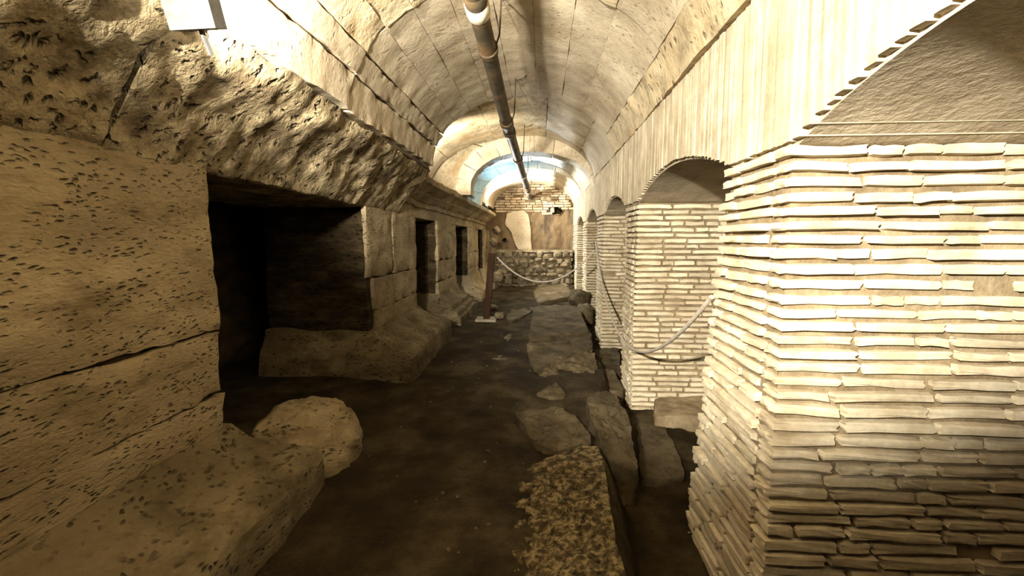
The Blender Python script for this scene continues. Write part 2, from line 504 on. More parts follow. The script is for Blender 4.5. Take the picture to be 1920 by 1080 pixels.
# brick variants: unit box -.5..+.5, front edges worn
def brick_mesh(name, seed, m, wob=1.0):
    r = np.random.default_rng(seed)
    V, F, N = box_grid((-.5, -.5, -.5), (.5, .5, .5), .5 if wob < 1 else .34)
    keep = V.copy()
    nn = np.abs(N).sum(1)
    V = V - N * (np.where(nn >= 2, 1, 0) * r.uniform(.0, .09 * wob, len(V)))[:, None] * np.array([.25, .25, .9])
    V[:, 2] += wob * (.10 * np.sin(keep[:, 0] * r.uniform(2, 6) + r.uniform(0, 6)) * r.uniform(0, .7))
    V += wob * r.normal(0, .018, V.shape) * np.array([.3, .3, 1])
    return mesh(name, V, F, m, smooth=False)
BR = [brick_mesh('brick', 200 + k, M['brick'], 1.5) for k in range(12)]
BU = [brick_mesh('upright_brick', 240 + k, M['brick_up'], .22) for k in range(5)]
BW = [brick_mesh('brick', 260 + k, M['brick_wall']) for k in range(6)]
def place(name, me, loc, scale, parent, rot=(0, 0, 0)):
    o = bpy.data.objects.new(name, me); COL.objects.link(o); o.parent = parent
    o.location = np.array(loc) - np.array(parent.location); o.scale = scale; o.rotation_euler = rot
    if name == 'brick': o.rotation_euler = (random.uniform(-.02, .02), random.uniform(-.014, .014), random.choice((0, math.pi)) + random.uniform(-.02, .02))
    return o
# upright bricks: near ones singly, far ones joined
y = .2; stuffV = []; stuffF = []
VB, FB, _ = box_grid((-.5, -.5, -.5), (.5, .5, .5), 1.0)
while y < 11.15:
    w = random.uniform(.034, .046)
    zi = min(intrados(y), intrados(y + w)) + random.uniform(-.003, .003)
    zt = 2.40 + random.uniform(-.02, .02)
    xf = XR + random.uniform(-.006, .002)
    c = ((xf + XR2 + .02) / 2, y + w / 2, (zi + zt) / 2); sc = (XR2 + .02 - xf, w, zt - zi)
    if y < 6.0:
        o = place('upright_brick', random.choice(BU), c, (sc[0], sc[2], sc[1]), wr, (math.pi / 2, 0, 0))
    else:
        off = len(stuffV) * 8
        stuffV.append(VB * np.array(sc) + np.array(c)); stuffF += [tuple(i + off for i in f) for f in FB]
    y += w + random.uniform(.005, .011)
o = put('upright_bricks', np.concatenate(stuffV), stuffF, M['brick_up'], wr, smooth=False); o['kind'] = 'stuff'

pier_labels = [
    'nearest brick pier at the right edge, its far corner showing beside the dark gutter',
    'large pale brick pier on the right with the grey rope hanging across its face',
    'middle brick pier on the right where both grey ropes are tied',
    'narrow far brick pier on the right behind the tied ropes',
    'farthest brick pier on the right, at the end wall under a small arch']
for k, (ya, yb) in enumerate(PIERS):
    zf = float(np.interp((ya + yb) / 2, *Zg_t)) - .06
    p = empty('brick_pier', (XR, ya, zf))
    tag(p, pier_labels[k], 'pier', 'brick piers along the right side')
    V, F = rough_box((XR + .022, ya + .022, zf), (XR2, yb - .022, ZSPR + .03), .12, .004, 6, 0, k)
    if k == 0: V[:, 1] += np.where(V[:, 1] > 1.7, np.maximum(0, .33 - .16 * V[:, 2]), 0)
    put('mortar_core', V, F, M['brick_mortar'], p)
    z = zf; c = 0
    while z < ZSPR - .02:
        hh = random.uniform(.028, .035)
        if z + hh > ZSPR + .01: break
        jx = random.uniform(-.006, .006)
        # face towards the entrance
        x = XR + jx; first = True
        while x < XR2 - .03:
            l = random.choice([.09, .16, .22, .27, .29]) * random.uniform(.9, 1.1)
            if c % 2 == 0 and first: l = random.uniform(.2, .29)
            l = min(l, XR2 - x)
            dpt = .10
            pr = random.uniform(-.010, .006)
            if random.random() > .02:
                place('brick', random.choice(BR), (x + l / 2, ya + pr + dpt / 2, z + hh / 2), (l, dpt, hh), p)
            x += l + random.uniform(.006, .018); first = False
        ybz = yb + (max(0, .33 - .16 * z) if k == 0 else 0)
        # face along the passage
        yy = ya + .095 + random.uniform(0, .05) if True else 0
        while yy < ybz - .02:
            l = min(random.uniform(.13, .29), ybz - yy)
            pr = random.uniform(-.008, .008)
            place('brick', random.choice(BR), (XR + jx + pr + .05, yy + l / 2, z + hh / 2), (.10, l, hh), p)
            yy += l + random.uniform(.006, .016)
        z += hh + random.uniform(.012, .018); c += 1

# chamber wall behind the piers, passage wall at the back of the niches; unseen wall behind the visitor added to bounce light
def flat_wall(name, lo, hi, m, label, res=.15, amp=.03):
    V, F = rough_box(lo, hi, res, amp, 2.5, 0, len(name))
    o = put(name, V, F, m); tag(o, label, kind='structure'); return o
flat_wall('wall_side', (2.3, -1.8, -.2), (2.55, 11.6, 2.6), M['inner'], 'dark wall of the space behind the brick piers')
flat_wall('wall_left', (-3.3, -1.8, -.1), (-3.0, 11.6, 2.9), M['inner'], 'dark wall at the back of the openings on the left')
flat_wall('wall_front', (-3.3, -2.0, -.2), (2.55, -1.8, 3.2), M['inner'], 'unseen wall added behind the viewer to bounce light into the passage')
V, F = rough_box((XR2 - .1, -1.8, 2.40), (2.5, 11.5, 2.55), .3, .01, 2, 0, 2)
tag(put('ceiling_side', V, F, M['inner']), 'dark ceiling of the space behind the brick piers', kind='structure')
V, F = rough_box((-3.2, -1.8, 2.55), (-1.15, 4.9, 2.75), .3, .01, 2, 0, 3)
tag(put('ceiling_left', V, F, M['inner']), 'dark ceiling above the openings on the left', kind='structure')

# ------------------------------------------------------------------ end wall
YB = 11.2
wb = empty('wall_back', (XC, YB, .3))
tag(wb, 'end wall of old brick, pale plaster and stained masonry', kind='structure')
hx, hz = at_y(1043, 395, YB)[[0, 2]]
h2x, h2z = at_y(947, 451, YB)[[0, 2]]
xv = np.linspace(-1.75, 1.75, 100); zv = np.linspace(.1, 2.95, 84)
XX, ZZ = np.meshgrid(xv, zv, indexing='ij')
PP = np.stack([XX, 0 * XX + YB, ZZ], -1)
YY = YB + .02 + .03 * fbm(PP, 3, 4, 3) + .02 * fbm(PP, 11, 3, 5)
def hole(x, z): return ((x - hx) / .15) ** 2 + ((z - hz) / .085) ** 2
def hole2(x, z): return ((x - h2x) / .07) ** 2 + ((z - h2z) / .05) ** 2
Fs = []
nz_ = len(zv)
for f in grid_faces(len(xv), nz_):
    cx_ = np.mean([XX.flat[i] for i in f]); cz_ = np.mean([ZZ.flat[i] for i in f])
    if hole(cx_, cz_) > 1 and hole2(cx_, cz_) > 1: Fs.append(f)
put('wall_face', np.stack([XX, YY, ZZ], -1).reshape(-1, 3), Fs, M['wallrock'], wb)
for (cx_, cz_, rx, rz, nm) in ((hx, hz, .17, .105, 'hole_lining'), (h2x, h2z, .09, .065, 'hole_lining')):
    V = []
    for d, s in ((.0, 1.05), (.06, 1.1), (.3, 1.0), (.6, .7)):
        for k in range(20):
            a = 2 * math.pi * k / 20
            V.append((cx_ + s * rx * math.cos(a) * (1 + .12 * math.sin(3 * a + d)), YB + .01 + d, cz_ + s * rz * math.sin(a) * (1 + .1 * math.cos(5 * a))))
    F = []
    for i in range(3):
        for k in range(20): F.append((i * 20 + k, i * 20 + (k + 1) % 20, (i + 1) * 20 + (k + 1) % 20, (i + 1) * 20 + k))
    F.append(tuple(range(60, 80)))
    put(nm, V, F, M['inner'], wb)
# brick lunette
z = 2.02
while z < 2.83:
    hh = random.uniform(.04, .052); x = -1.15 + random.uniform(-.1, .05)
    while x < .85:
        l = random.uniform(.12, .28)
        cx_, cz_ = x + l / 2, z + hh / 2
        if hole(cx_, cz_) > 1.7 and ((cx_ - XC) / 1.02) ** 2 + (max(0, cz_ - ZS) / .6) ** 2 < 1 and not (z < 2.1 and cx_ < .0) and not (cx_ > .2 and z < 2.16) and random.random() > .05:
            place('brick', random.choice(BW), (cx_, YB + .0 + random.uniform(-.015, .01), cz_), (l, .07, hh), wb)
        x += l + random.uniform(.008, .02)
    z += hh + random.uniform(.010, .018)
# pale plaster patch
def slab_vert(pts, y, thick, m, name, parent, n=60, seed=0):
    P = np.array(pts); c = P.mean(0)
    Q = resample(P, n)
    V = []; F = []
    for s in (.02, .3, .6, .85, .97, 1.0, 1.0):
        for q in Q: V.append(c + (q - c) * s)
    V = np.array(V); V3 = np.stack([V[:, 0], np.full(len(V), y), V[:, 1]], -1)
    V3[:, 1] += .012 * fbm(V3, 4, 3, seed)
    V3[5 * n:6 * n, 1] += thick * .4; V3[6 * n:, 1] += thick
    for i in range(6):
        for k in range(n): F.append((i * n + k, (i + 1) * n + k, (i + 1) * n + (k + 1) % n, i * n + (k + 1) % n))
    F.append(tuple(range(n)))
    V3[:, [0, 2]] += .012 * fbm3(V3, 6, 3, seed)[:, [0, 2]]
    return put(name, V3, F, m, parent)
def resample(P, n, closed=True):
    P = np.asarray(P, float)
    Q = np.vstack([P, P[:1]]) if closed else P
    d = np.linalg.norm(np.diff(Q, axis=0), axis=1); s = np.concatenate([[0], np.cumsum(d)])
    t = np.linspace(0, s[-1], n, endpoint=not closed)
    return np.stack([np.interp(t, s, Q[:, k]) for k in range(Q.shape[1])], -1)
pp = [at_y(px, py, YB - .03)[[0, 2]] for px, py in ((950, 400), (965, 395), (980, 394), (991, 402), (995, 425), (997, 470), (975, 474), (966, 460), (958, 435), (946, 420))]
slab_vert(pp, YB - .045, .06, M['plaster'], 'plaster_patch', wb, seed=4)

# ------------------------------------------------------------------ low rubble wall in front of the end wall
YW = 10.55
zt = at_y(1000, 469, YW)[2]; xl = at_y(932, 500, YW)[0]; xr = at_y(1074, 500, YW)[0]
rw = empty('rubble_wall', (0, YW, .3))
tag(rw, 'low wall of rough rubble stones with flat top before the end wall', 'wall')
V, F = rough_box((xl + .02, YW + .03, .25), (xr - .02, YB - .05, zt - .05), .08, .012, 5, .02, 5)
put('mortar_core', V, F, M['mortar'], rw)
V, F = rough_box((xl - .01, YW - .02, zt - .05), (xr + .01, YB - .02, zt), .07, .008, 5, .015, 6)
put('coping', V, F, M['rubble'], rw)
ST = []
for k in range(7):
    V, F = blob((.5, .5, .5), 9, 6, .62, .2, 1.6, 300 + k); ST.append(mesh('stone', V, F, M['rubble'], smooth=False))
z = .3; row = 0
while z < zt - .07:
    hh = random.uniform(.06, .16); x = xl - random.uniform(0, .06)
    hh = min(hh, zt - .05 - z)
    while x < xr - .03:
        l = min(random.uniform(.09, .26), xr + .01 - x)
        place('stone', random.choice(ST), (x + l / 2, YW + .05 + random.uniform(-.02, .02), z + hh / 2 + random.uniform(-.03, .03)),
              (l * random.uniform(.8, 1.02), random.uniform(.14, .24), hh * random.uniform(.7, 1.1)), rw, (random.uniform(-.15, .15), random.uniform(-.22, .22), random.uniform(-.2, .2)))
        x += l
    z += hh
for k in range(7):
    place('stone', random.choice(ST), (xl + .02, YW + .12 + random.uniform(0, .4), .35 + .12 * k), (.16, .2, .12), rw, (0, 0, random.uniform(0, 3)))

# ------------------------------------------------------------------ left side: travertine pillars
PIL = [(.55, 2.0, -1.50), (3.84, 5.38, -1.50), (6.19, 7.54, -1.42), (8.37, 9.58, -1.33), (9.95, 11.0, -1.25)]
def zbot(y): return 1.765 - .014 * (y - 4)
pil_labels = [
    'nearest travertine pillar on the left, mostly out of the photo at its left edge',
    'large travertine pillar at left with broken near edge and wide worn base',
    'second travertine pillar on the left with stepped base mouldings, before the wooden post',
    'third travertine pillar with smooth flaring base, right behind the wooden post',
    'farthest slim travertine pillar on the left beside the end wall']
def base_mesh(x1, ya, yb, zf, prof, depth, seed, amp, res=.05):
    """base mouldings lofted round three sides of the shaft; prof = (offx, offy, z)"""
    loops = []
    for ox, oy, z in prof:
        c = [(x1 - depth, ya - oy), (x1 + ox, ya - oy), (x1 + ox, yb + oy), (x1 - depth, yb + oy)]
        # subdivide with fixed counts
        nA = int(depth / res) + 4; nB = int((yb - ya) / res)
        L_ = []
        for (p, q, n) in ((c[0], c[1], nA), (c[1], c[2], nB), (c[2], c[3], nA), (c[3], c[0], 6)):
            for t in np.arange(n) / n: L_.append((p[0] + (q[0] - p[0]) * t, p[1] + (q[1] - p[1]) * t, z))
        loops.append(L_)
    n = len(loops[0]); V = np.array([v for l in loops for v in l])
    V = V + fbm3(V, 4, 4, seed) * amp + fbm3(V, 13, 3, seed + 2) * amp * .35
    F = []
    for i in range(len(loops) - 1):
        for k in range(n):
            k2 = (k + 1) % n
            F.append((i * n + k, (i + 1) * n + k, (i + 1) * n + k2, i * n + k2))
    F.append(tuple(reversed(range(n)))); F.append(tuple(range((len(loops) - 1) * n, len(loops) * n)))
    return V, F
def dens(prof, k=4):
    P = np.array(prof); out = []
    for i in range(len(P) - 1):
        m_ = max(1, int(np.linalg.norm(P[i + 1] - P[i]) / .05))
        for j in range(m_): out.append(P[i] + (P[i + 1] - P[i]) * j / m_)
    out.append(P[-1]); return [tuple(a) for a in out]
for k, (ya, yb, xf) in enumerate(PIL):
    zf = dirt_base((ya + yb) / 2) - .08
    p = empty('travertine_pillar', (xf, (ya + yb) / 2, zf))
    tag(p, pil_labels[k], 'pillar', 'travertine pillars along the left side')
    zb = zf + .08
    depth = .95
    zj = [zb + .30, zb + .58, zb + .88, zbot((ya + yb) / 2) + .02]
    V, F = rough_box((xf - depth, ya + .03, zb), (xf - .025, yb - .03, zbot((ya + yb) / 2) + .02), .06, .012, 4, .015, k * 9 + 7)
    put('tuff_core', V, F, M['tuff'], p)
    split = [ya + .68] if k == 1 else []
    cuts = [ya] + split + [yb]
    for j in range(3):
        for q in range(len(cuts) - 1):
            y0_, y1_ = cuts[q] + .002, cuts[q + 1] - (.006 if q < len(cuts) - 2 else 0)
            if k == 1 and q == 0: y0_ += (.15, .13, 0)[j]
            else: y0_ += random.uniform(-.006, .006)
            xo = random.uniform(-.004, .004) + (.006 if k == 1 and q == 1 else 0)
            V, F = rough_box((xf - .045, y0_, zj[j] + .001), (xf + xo, y1_, zj[j + 1] - .001), .04, .007, 7, .013, k * 9 + j + 31 * q)
            put('facing_block', V, F, M['trav'], p)
    if k in (0, 1):
        prof = [(.40, .14, zf), (.40, .14, zb + .20), (.37, .12, zb + .24), (.22, .08, zb + .29), (.08, .03, zb + .35), (.01, 0, zb + .42)]; am = .020
    elif k == 2:
        prof = [(.33, .14, zf), (.33, .14, zb + .10), (.29, .12, zb + .11), (.28, .12, zb + .17), (.22, .1, zb + .185), (.21, .09, zb + .25), (.13, .06, zb + .27), (.04, .02, zb + .35), (.01, 0, zb + .42)]; am = .016
    else:
        prof = [(.24, .10, zf), (.24, .10, zb + .10), (.22, .09, zb + .14), (.12, .06, zb + .2), (.05, .03, zb + .30), (.01, 0, zb + .45)]; am = .010
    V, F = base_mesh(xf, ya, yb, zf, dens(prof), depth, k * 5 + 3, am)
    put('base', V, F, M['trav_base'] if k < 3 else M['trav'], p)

# ------------------------------------------------------------------ left entablature of big blocks
en = empty('entablature', (-1.5, 5, 1.76))
tag(en, 'heavy moulded travertine entablature lying on the left pillars, rough at its near end', 'entablature')
def xface(y): return float(np.interp(y, [0, 5.4, 7, 9, 11], [-1.5, -1.5, -1.42, -1.33, -1.25]))
def ztop(y): return 2.20 - .026 * (y - 5)
def ent_block(ya, yb, rough_, seed):
    if rough_:
        pr = [(-.95, 0), (-.5, 0), (-.25, 0), (-.02, 0), (.0, .02), (.03, .14), (.08, .3), (.13, .48), (.22, .66), (.30, .84), (.33, .97), (.28, 1.0), (0, 1.0), (-.5, 1.0), (-.95, 1.0)]
        amp = .018
    else:
        pr = [(-.95, 0), (-.5, 0), (-.02, 0), (0, .01), (0, .30), (.03, .31), (.03, .44), (.055, .46), (.075, .52), (.12, .60), (.125, .66), (.19, .76), (.245, .83), (.25, .95), (.24, 1.0), (0, 1.0), (-.5, 1.0), (-.95, 1.0)]
        amp = .012
    P = []
    for i in range(len(pr)):
        a = np.array(pr[i]); b = np.array(pr[(i + 1) % len(pr)])
        m_ = max(1, int(math.hypot(b[0] - a[0], (b[1] - a[1]) * .43) / (.03 if rough_ else .05)))
        for j in range(m_): P.append(a + (b - a) * j / m_)
    n = len(P); ny = max(4, int((yb - ya) / (.03 if rough_ else .05)))
    V = []
    for y in np.linspace(ya + .004, yb - .004, ny):
        for ox, t in P: V.append((xface(y) + ox, y, zbot(y) + t * (ztop(y) - zbot(y))))
    V = np.array(V)
    lo = np.clip((V[:, 2] - 1.74) / .12, .15, 1)[:, None]
    V = V + (fbm3(V, 4.5, 4, seed) * amp + fbm3(V, 15, 3, seed + 1) * amp * (.7 if rough_ else .4)) * lo
    F = []
    for i in range(ny - 1):
        for k in range(n):
            k2 = (k + 1) % n
            F.append((i * n + k, (i + 1) * n + k, (i + 1) * n + k2, i * n + k2))
    F.append(tuple(range(n))); F.append(tuple(reversed(range((ny - 1) * n, ny * n))))
    put('cornice_block', V, F, M['trav_rough'] if rough_ else M['trav'], en)
for i, (a, b, r_) in enumerate([(-1.8, 1.5, True), (1.5, 3.7, True), (3.7, 4.8, True), (4.8, 6.9, False), (6.9, 8.9, False), (8.9, 10.35, False)]):
    ent_block(a, b, r_, 20 + i)
# broken end of the entablature and rubble beside it
def rock(name, c, size, seed, m, label, cat='stone', rot=(0, 0, 0), group=None, nu=22, nv=14, power=.65, amp=.16, freq=2.0):
    V, F = blob(size, nu, nv, power, amp, freq, seed)
    V = V + fbm3(V, 9 / max(size), 3, seed + 2) * max(size) * .03
    Rm = np.array(Matrix.Rotation(rot[2], 3, 'Z') @ Matrix.Rotation(rot[1], 3, 'Y') @ Matrix.Rotation(rot[0], 3, 'X'))
    V = V @ Rm.T + np.array(c)
    o = put(name, V, F, m); tag(o, label, cat, group); return o

# ------------------------------------------------------------------ paving slabs
def slab(pts, thick, m, label, seed=0, n=84, rings=14, amp=.012, freq=6, name='paving_slab', edge=.02, flare=.0, cat='slab', jag=.012, group=None):
    P = np.array(pts, float); c = P.mean(0)
    Q = resample(P, n)
    for _ in range(2): Q = (np.roll(Q, 1, 0) + 2 * Q + np.roll(Q, -1, 0)) / 4
    Q[:, :2] += jag * np.stack([fbm(Q, 8, 3, seed), fbm(Q, 8, 3, seed + 3)], -1)
    V = [c.copy()]
    ss = list(np.linspace(0, 1, rings + 1)[1:-1]) + [.985, 1.0]
    for s in ss:
        for q in Q: V.append(c + (q - c) * s)
    nt = len(V)
    V = np.array(V)
    Vxy0 = V.copy(); Vxy0[:, 2] = 0
    V[:, 2] += amp * fbm(Vxy0, freq, 5, seed, .6)
    V[nt - n:, 2] -= edge
    side = []
    last = V[nt - n:].copy()
    for d in (.25, .5, .75, 1.0):
        w = last.copy(); w[:, 2] -= d * thick
        dirv = (Q - c)[:, :2]; dirv = dirv / np.linalg.norm(dirv, axis=1, keepdims=True)
        w[:, :2] += dirv * (flare * d + .016 * fbm(w, 9, 3, seed + 9))[:, None]
        side.append(w)
    V = np.vstack([V] + side)
    F = [(0, 1 + k, 1 + (k + 1) % n) for k in range(n)]
    tot = len(ss) + 4
    for i in range(tot - 1):
        for k in range(n):
            k2 = (k + 1) % n; a = 1 + i * n
            F.append((a + k, a + n + k, a + n + k2, a + k2))
    F.append(tuple(reversed(range(1 + (tot - 1) * n, 1 + tot * n))))
    o = put(name, V, F, m); tag(o, label, cat, group); return o
def zpts(lst, z): return [at_z(px, py, z if len(r_) == 0 else r_[0]) for px, py, *r_ in lst]
G = 'dark slabs of the old pavement'
slab(zpts([(958, 905, .21), (1000, 868, .225), (1050, 848, .255), (1095, 832), (1122, 836), (1134, 868), (1142, 925), (1150, 985), (1162, 1030), (1178, 1085), (1192, 1160), (1010, 1180, .24), (950, 1090, .20), (955, 985, .20)], .285), .40, M['slab_pit'],
     'large pitted slab in the foreground, nearest the viewer', 1, n=150, rings=46, amp=.013, freq=24, group=G)
slab(zpts([(1098, 748, .30), (1120, 735, .31), (1147, 728, .31), (1166, 756, .29), (1184, 800, .27), (1193, 850, .24), (1196, 880, .22), (1165, 880, .23), (1140, 858, .25), (1122, 815, .29), (1106, 780, .31)], .30), .27, M['slab'],
     'long rounded kerb block beside the gutter, right behind the pitted foreground slab', 2, n=90, rings=18, amp=.022, freq=8, flare=.01, group=G)
slab(zpts([(963, 772), (1000, 764), (1045, 766), (1080, 782), (1104, 812), (1112, 838), (1060, 846), (1010, 832), (985, 805)], .262), .15, M['slab'],
     'rough low slab just behind the pitted foreground slab, left of the kerb block', 3, amp=.022, freq=9, group=G)
slab(zpts([(1000, 690, .27), (1010, 682, .29), (1060, 664, .325), (1112, 652, .33), (1120, 690, .28), (1116, 708, .25), (1080, 716, .25), (1040, 716, .25), (1008, 706, .25)], .3), .15, M['slab'],
     'broken uneven slab sloping down before the small pointed stone', 4, n=96, rings=20, amp=.035, freq=7, group=G, jag=.02)
slab(zpts([(990, 662, .335), (1003, 646, .345), (1050, 638, .355), (1108, 628, .355), (1113, 652, .345), (1075, 662, .335), (1020, 686, .315), (998, 686, .315)], .34), .16, M['slab'],
     'tilted slab with a pale chipped front edge, between the layered and the sloping slab', 5, n=96, rings=18, amp=.012, freq=9, group=G, edge=.008)
slab(zpts([(988, 650, .35), (992, 628, .365), (1040, 622, .37), (1104, 616, .37), (1110, 634, .36), (1060, 642, .355), (1012, 652, .345)], .36), .14, M['slab'],
     'thin layer of stone showing under the front edge of the large flat slab', 17, n=90, rings=12, amp=.012, freq=12, group=G, edge=.006)
slab(zpts([(990, 634, .395), (996, 606, .405), (1000, 574, .415), (1045, 571, .415), (1082, 575, .415), (1096, 598, .41), (1106, 622, .395), (1060, 626, .39), (1020, 634, .39)], .40), .16, M['slab'],
     'large flat slab at mid passage, right of the wooden post', 6, n=96, rings=18, amp=.014, freq=10, group=G, edge=.008)
slab(zpts([(1000, 548, .42), (1010, 534, .43), (1045, 529, .44), (1068, 540, .44), (1072, 556, .42), (1040, 562, .41), (1010, 568, .38)], .42), .26, M['slab'],
     'farthest flat slab, in front of the rubble wall', 7, amp=.014, freq=9, group=G)
slab(zpts([(1196, 782), (1235, 778), (1262, 830), (1288, 893), (1245, 900), (1202, 899), (1196, 850)], .05), .16, M['slab'],
     'flat smooth flagstone on the gutter floor below the large brick pier', 8, amp=.008, freq=6, name='gutter_flagstone', edge=.012)
slab(zpts([(1112, 655), (1160, 652), (1164, 700), (1116, 702)], .13), .14, M['slab'],
     'small square block in the gutter between two brick piers', 9, amp=.01, name='gutter_block', edge=.012, cat='block')
slab([(.60, 3.92 - .02, .17), (.60, 4.5, .2), (.74, 4.5, .2), (.74, 3.92, .17)], .2, M['slab'], 'dark narrow stone wedged along the foot of the large brick pier', 10, n=48, rings=8, name='gutter_stone', cat='stone')
slab([at_y(1228, 790, 3.45) * [1, 1, 0] + [0, 0, .13], at_y(1335, 780, 3.40) * [1, 1, 0] + [0, 0, .17], at_y(1335, 780, 3.76) * [1, 1, 0] + [0, 0, .2], at_y(1225, 790, 3.76) * [1, 1, 0] + [0, 0, .17]], .3, M['brick_mortar'],
     'pale squared stone at the foot of the large brick pier, under the arch', 11, name='sill_stone', cat='stone', n=60)
# thin flat stones around the post
slab(zpts([(948, 592), (962, 580), (1000, 574), (1000, 582), (975, 596), (955, 604)], .34), .08, M['slab'], 'thin flat stone on the earth right of the wooden post', 12, name='flat_stone', n=48, rings=8, cat='stone')
slab(zpts([(918, 672), (938, 667), (956, 674), (940, 681)], .272), .05, M['rubble'], 'small pale flat stone lying in the path before the wooden post', 13, name='flat_stone', n=40, rings=6, cat='stone')
slab(zpts([(944, 632), (954, 625), (962, 630), (952, 638)], .295), .05, M['rubble'], 'tiny pale stone in the path, nearest the wooden post', 14, name='flat_stone', n=40, rings=6, cat='stone')
slab(zpts([(1004, 738, .262), (1022, 726, .272), (1042, 716, .28), (1062, 739, .262), (1035, 745, .258)], .33), .08, M['slab'], 'small pointed stone lying between the broken slab and the kerb block', 15, name='pointed_stone', n=48, rings=8, cat='stone', amp=.02)

rock('travertine_boulder', (-1.36, 2.44, .28), (.29, .28, .25), 31, M['trav'], 'rounded pitted travertine boulder at the left edge of the photo, lower half', 'boulder', (.1, .05, .3), nu=40, nv=26, amp=.14, power=.7)
c = at_z(1096, 590, .28); rock('boulder', (c[0], c[1] - .02, .28), (.13, .22, .16), 33, M['slab'], 'dark boulder in the gutter before the narrow far pier, lower of the two', 'boulder', (.2, .1, .2), power=.75)
c = at_y(1088, 560, 7.5); rock('boulder', (c[0], 7.72, c[2] - .02), (.16, .2, .14), 34, M['slab'], 'dark boulder in the gutter before the narrow far pier, upper of the two', 'boulder', (0, .2, .5), power=.75)
for i, (px, py, y_, s, lab) in enumerate([
        (936, 592, 6.6, .06, 'fist sized stone on the earth right behind the wooden post base'),
        (924, 578, 7.3, .07, 'dark stone on the ground just behind the wooden post'),
        (925, 455, 10.3, .10, 'loose stone at the broken end of the entablature, left of the end wall'),
        (931, 432, 10.5, .09, 'loose stone wedged high between the farthest pillar and the end wall'),
        (930, 520, 9.9, .12, 'loose stone at the left foot of the rubble wall')]):
    c = at_y(px, py, y_); rock('stone', c, (s * 1.2, s, s * .8), 50 + i, M['rubble'], lab, 'stone', (.3 * i, .2, .7 * i), nu=14, nv=9)
c = at_z(1182, 902, .0); rock('stone', (c[0], c[1], .01), (.045, .03, .03), 61, M['pale_stone'], 'small pale stone in the gutter at the front end of the kerb block', nu=12, nv=8)
c = np.array([hx - .09, YB + .06, hz + .01]); rock('stone', c, (.055, .07, .07), 62, M['pale_stone'], 'round pale stone stuck in the dark hole of the end wall', nu=14, nv=9, amp=.08)
# pebbles and crumbs scattered on the earth
PV = []; PF = []; no = 0
for k in range(150):
    y_ = random.uniform(1.5, 7); x_ = random.uniform(-1.0, .3)
    s = random.choice([.003, .004, .005, .006, .009])
    V, F = blob((s * 1.3, s, s * .7), 6, 4, .8, .2, 2, k)
    a = random.uniform(0, 6.28); V = V @ np.array([[math.cos(a), math.sin(a), 0], [-math.sin(a), math.cos(a), 0], [0, 0, 1]])
    z_ = float(ground(np.array([x_]), np.array([y_]))[0])
    PV.append(V + np.array([x_, y_, z_ + s * .2])); PF += [tuple(i + no for i in f) for f in F]; no += len(V)
tag(put('pebbles', np.concatenate(PV), PF, M['rubble'], origin=(0, 3, .2)), 'tiny pebbles and crumbs scattered over the dark earth', 'pebbles', kind='stuff')

# ------------------------------------------------------------------ drain pipe hanging under the vault
PT = [(-1.6, -.355, 2.84), (2.35, -.345, 2.72), (4.3, -.335, 2.585), (7.0, -.31, 2.535), (10.95, -.28, 2.485)]
def pipe_at(y):
    a = np.array(PT); return np.array([np.interp(y, a[:, 0], a[:, 1]), y, np.interp(y, a[:, 0], a[:, 2])])
pr = empty('drain_pipe', pipe_at(4))
tag(pr, 'old dark drain pipe hanging on iron rods under the vault, with pale collars', 'pipe')
joints = [-1.6, .6, 2.52, 2.98, 4.4, 4.75, 6.2, 7.6, 8.9, 9.9, 10.95]
for i in range(len(joints) - 1):
    pts = [pipe_at(y) for y in np.linspace(joints[i], joints[i + 1], 8)]
    V, F = tube(pts, .052 if i % 2 else .054, 20); put('pipe_section', V, F, M['pipe'], pr)
for y_, r_, l_, m_ in [(2.52, .066, .055, 'collar'), (2.44, .06, .06, 'pipe'), (2.98, .062, .03, 'pipe'), (.6, .064, .06, 'collar'), (4.4, .064, .07, 'pipe'), (4.75, .063, .09, 'pipe'), (6.2, .062, .05, 'pipe'),
                       (7.6, .064, .06, 'collar'), (8.9, .062, .05, 'pipe'), (9.9, .064, .06, 'collar')]:
    pts = [pipe_at(y_ + d) for d in (-l_, -l_ * .8, l_ * .8, l_)]
    V, F = tube(pts, [r_ * .88, r_, r_, r_ * .9], 20)
    o = put('joint_collar', V, F, M[m_], pr)
    if m_ == 'collar': o['label'] = 'pale painted collar'
for y_ in (.9, 2.95, 4.38, 6.15, 7.65, 9.6):
    c = pipe_at(y_)
    zc = 2.96 if y_ < 6.9 else (2.90 if y_ < 8.8 else 2.80)
    a = [c + np.array([.060 * math.cos(t), 0, .060 * math.sin(t)]) for t in np.linspace(0, 2 * math.pi, 25)]
    V, F = tube(a, .006, 6, False); put('hanger_band', V, F, M['iron'], pr)
    V, F = tube([c + np.array([.055, 0, .02]), c + np.array([.075, .0, .08]), np.array([c[0] + .085, y_, zc - .02]), np.array([c[0] + .085, y_, zc + .06])], .006, 6)
    put('hanger_rod', V, F, M['iron'], pr)
    V, F = tube([np.array([c[0] + .085, y_, zc - .012]), np.array([c[0] + .16, y_ - .06, zc - .008]), np.array([c[0] + .22, y_ - .1, zc + .04])], .005, 6)
    put('hanger_hook', V, F, M['iron'], pr)
e0 = pipe_at(10.95)
pts = [e0 + np.array([.09 * (1 - math.cos(a)), .09 * math.sin(a) - .0, -.01]) for a in np.linspace(0, math.pi / 2, 8)]
V, F = tube(pts, .058, 16); put('elbow', V, F, M['pipe'], pr)
V, F = tube([pts[-1], pts[-1] + np.array([.18, 0, -.02])], .05, 16); put('pipe_section', V, F, M['pipe'], pr)
V, F = tube([pts[-1] + np.array([.17, 0, -.02]), pts[-1] + np.array([.42, .01, -.045])], .058, 16); o = put('pipe_section', V, F, M['rubble'], pr); o['label'] = 'paler end piece of the pipe'

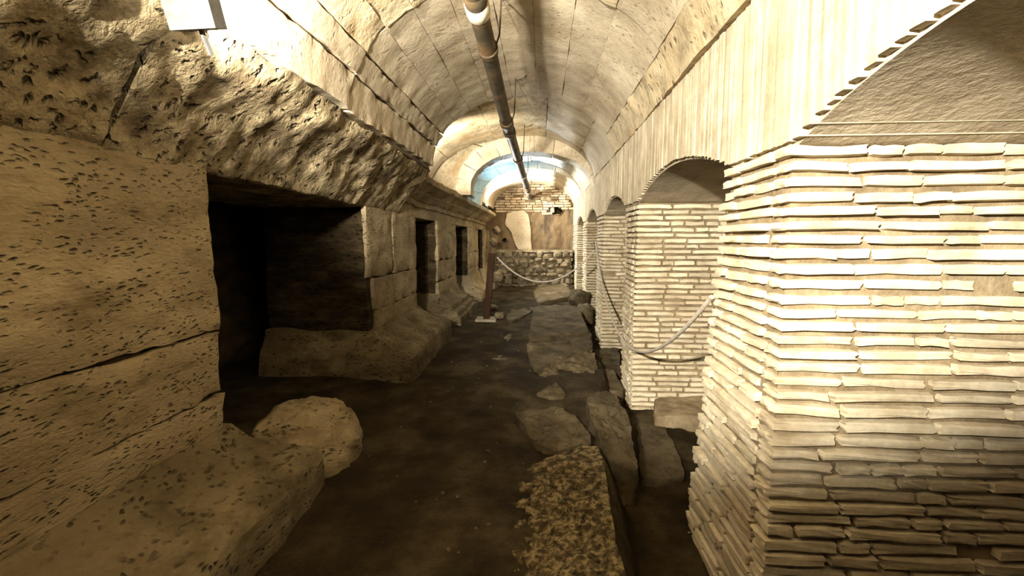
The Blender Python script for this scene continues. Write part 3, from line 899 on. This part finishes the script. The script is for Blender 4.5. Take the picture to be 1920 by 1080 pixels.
# ------------------------------------------------------------------ barrier post and ropes
b0 = at_z(912, 600, dirt_base(6.9) - .005)
post = empty('barrier_post', b0)
tag(post, 'leaning square wooden barrier post on a pale flat base plate', 'post')
V, F = rough_box((b0[0] - .15, b0[1] - .12, b0[2] - .01), (b0[0] + .15, b0[1] + .16, b0[2] + .025), .06, .001, 5, .002, 1)
put('base_plate', V, F, M['plate'], post)
tp = b0 + np.array([.085, .02, .98])
V, F, N_ = box_grid((-.045, -.045, 0), (.045, .045, 1), .3)
V = np.array([[b0[0] + v[0] + (tp[0] - b0[0]) * v[2], b0[1] + v[1] + (tp[1] - b0[1]) * v[2], b0[2] + .02 + v[2] * .96] for v in V])
put('post', V, F, M['wood'], post, smooth=False)
V, F = tube([tp + np.array([.045, 0, -.06]), tp + np.array([.075, -.01, -.045]), tp + np.array([.075, 0, -.075])], .006, 6)
put('rope_eye', V, F, M['iron'], post)
def rope(a, b, sag, label, n=40):
    t = np.linspace(0, 1, n)[:, None]
    P = np.array(a) * (1 - t) + np.array(b) * t; P[:, 2] -= (4 * sag * t * (1 - t))[:, 0]
    V, F = tube(P, .0105, 8); o = put('barrier_rope', V, F, M['rope']); tag(o, label, 'rope')
eye = np.array([XR - .03, 6.34, 1.34])
rope(tp + np.array([.07, 0, -.06]), eye, .40, 'grey rope sagging from the wooden post across the passage to the middle pier')
rope(eye + np.array([0, -.02, .12]), (.745, 2.02, 1.245), .76, 'long grey rope hanging in a deep curve across the face of the large brick pier')
o_ = empty('wall_hook', eye + np.array([.03, 0, .05]))
tag(o_, 'small iron hook on the middle brick pier holding the ropes', 'hook')
V, F = tube([eye + np.array([.06, 0, .05]), eye + np.array([0, 0, .05]), eye + np.array([-.012, 0, .10]), eye + np.array([-.005, -.02, .13])], .008, 6)
put('hook', V, F, M['iron'], o_)
V, F = tube([eye + np.array([.0, 0, .06]), eye + np.array([-.006, 0, -.02])], .007, 6)
put('ring', V, F, M['iron'], o_)

# ------------------------------------------------------------------ floodlights on the left ledge
fl_labels = ['strong floodlight on the left beside the viewer, aimed along the passage',
             'floodlight near the left edge, on the rough entablature under the vault',
             'floodlight on the ledge behind the step of the vault, lighting it yellow',
             'floodlight on the ledge lighting the bluish recess',
             'glaring floodlight on the far end of the left ledge']
for k, (loc, aim, colr, wt, cone, bl) in enumerate(FLOODS):
    loc = np.array(loc); aim = np.array(aim)
    d = aim - loc; d = d / np.linalg.norm(d)
    e_ = empty('floodlight', loc - np.array([0, 0, .12])); tag(e_, fl_labels[k], 'lamp', 'floodlights on the left ledge')
    rot = Vector(d).to_track_quat('-Z', 'Y')
    Rm = np.array(rot.to_matrix())
    def part(name, lo, hi, m, res=.05):
        V, F, _n = box_grid(lo, hi, res); put(name, V @ Rm.T + loc, F, m, e_, smooth=False)
    part('housing', (-.07, -.05, .035), (.07, .05, .085), M['lampbody'])
    part('lens', (-.06, -.04, .028), (.06, .04, .035), emis('lamp_glow_%d' % k, colr, 40))
    V, F = tube([loc - np.array([0, 0, .12]), loc - d * .06], .008, 6); put('bracket', V, F, M['lampbody'], e_)
    ld = bpy.data.lights.new('flood_light', 'SPOT'); ld.energy = wt; ld.color = colr
    ld.spot_size = math.radians(cone); ld.spot_blend = bl; ld.shadow_soft_size = .04 if k == 0 else .05
    lo_ = bpy.data.objects.new('flood_light', ld); COL.objects.link(lo_)
    lo_.location = loc + d * .02; lo_.rotation_euler = rot.to_euler()
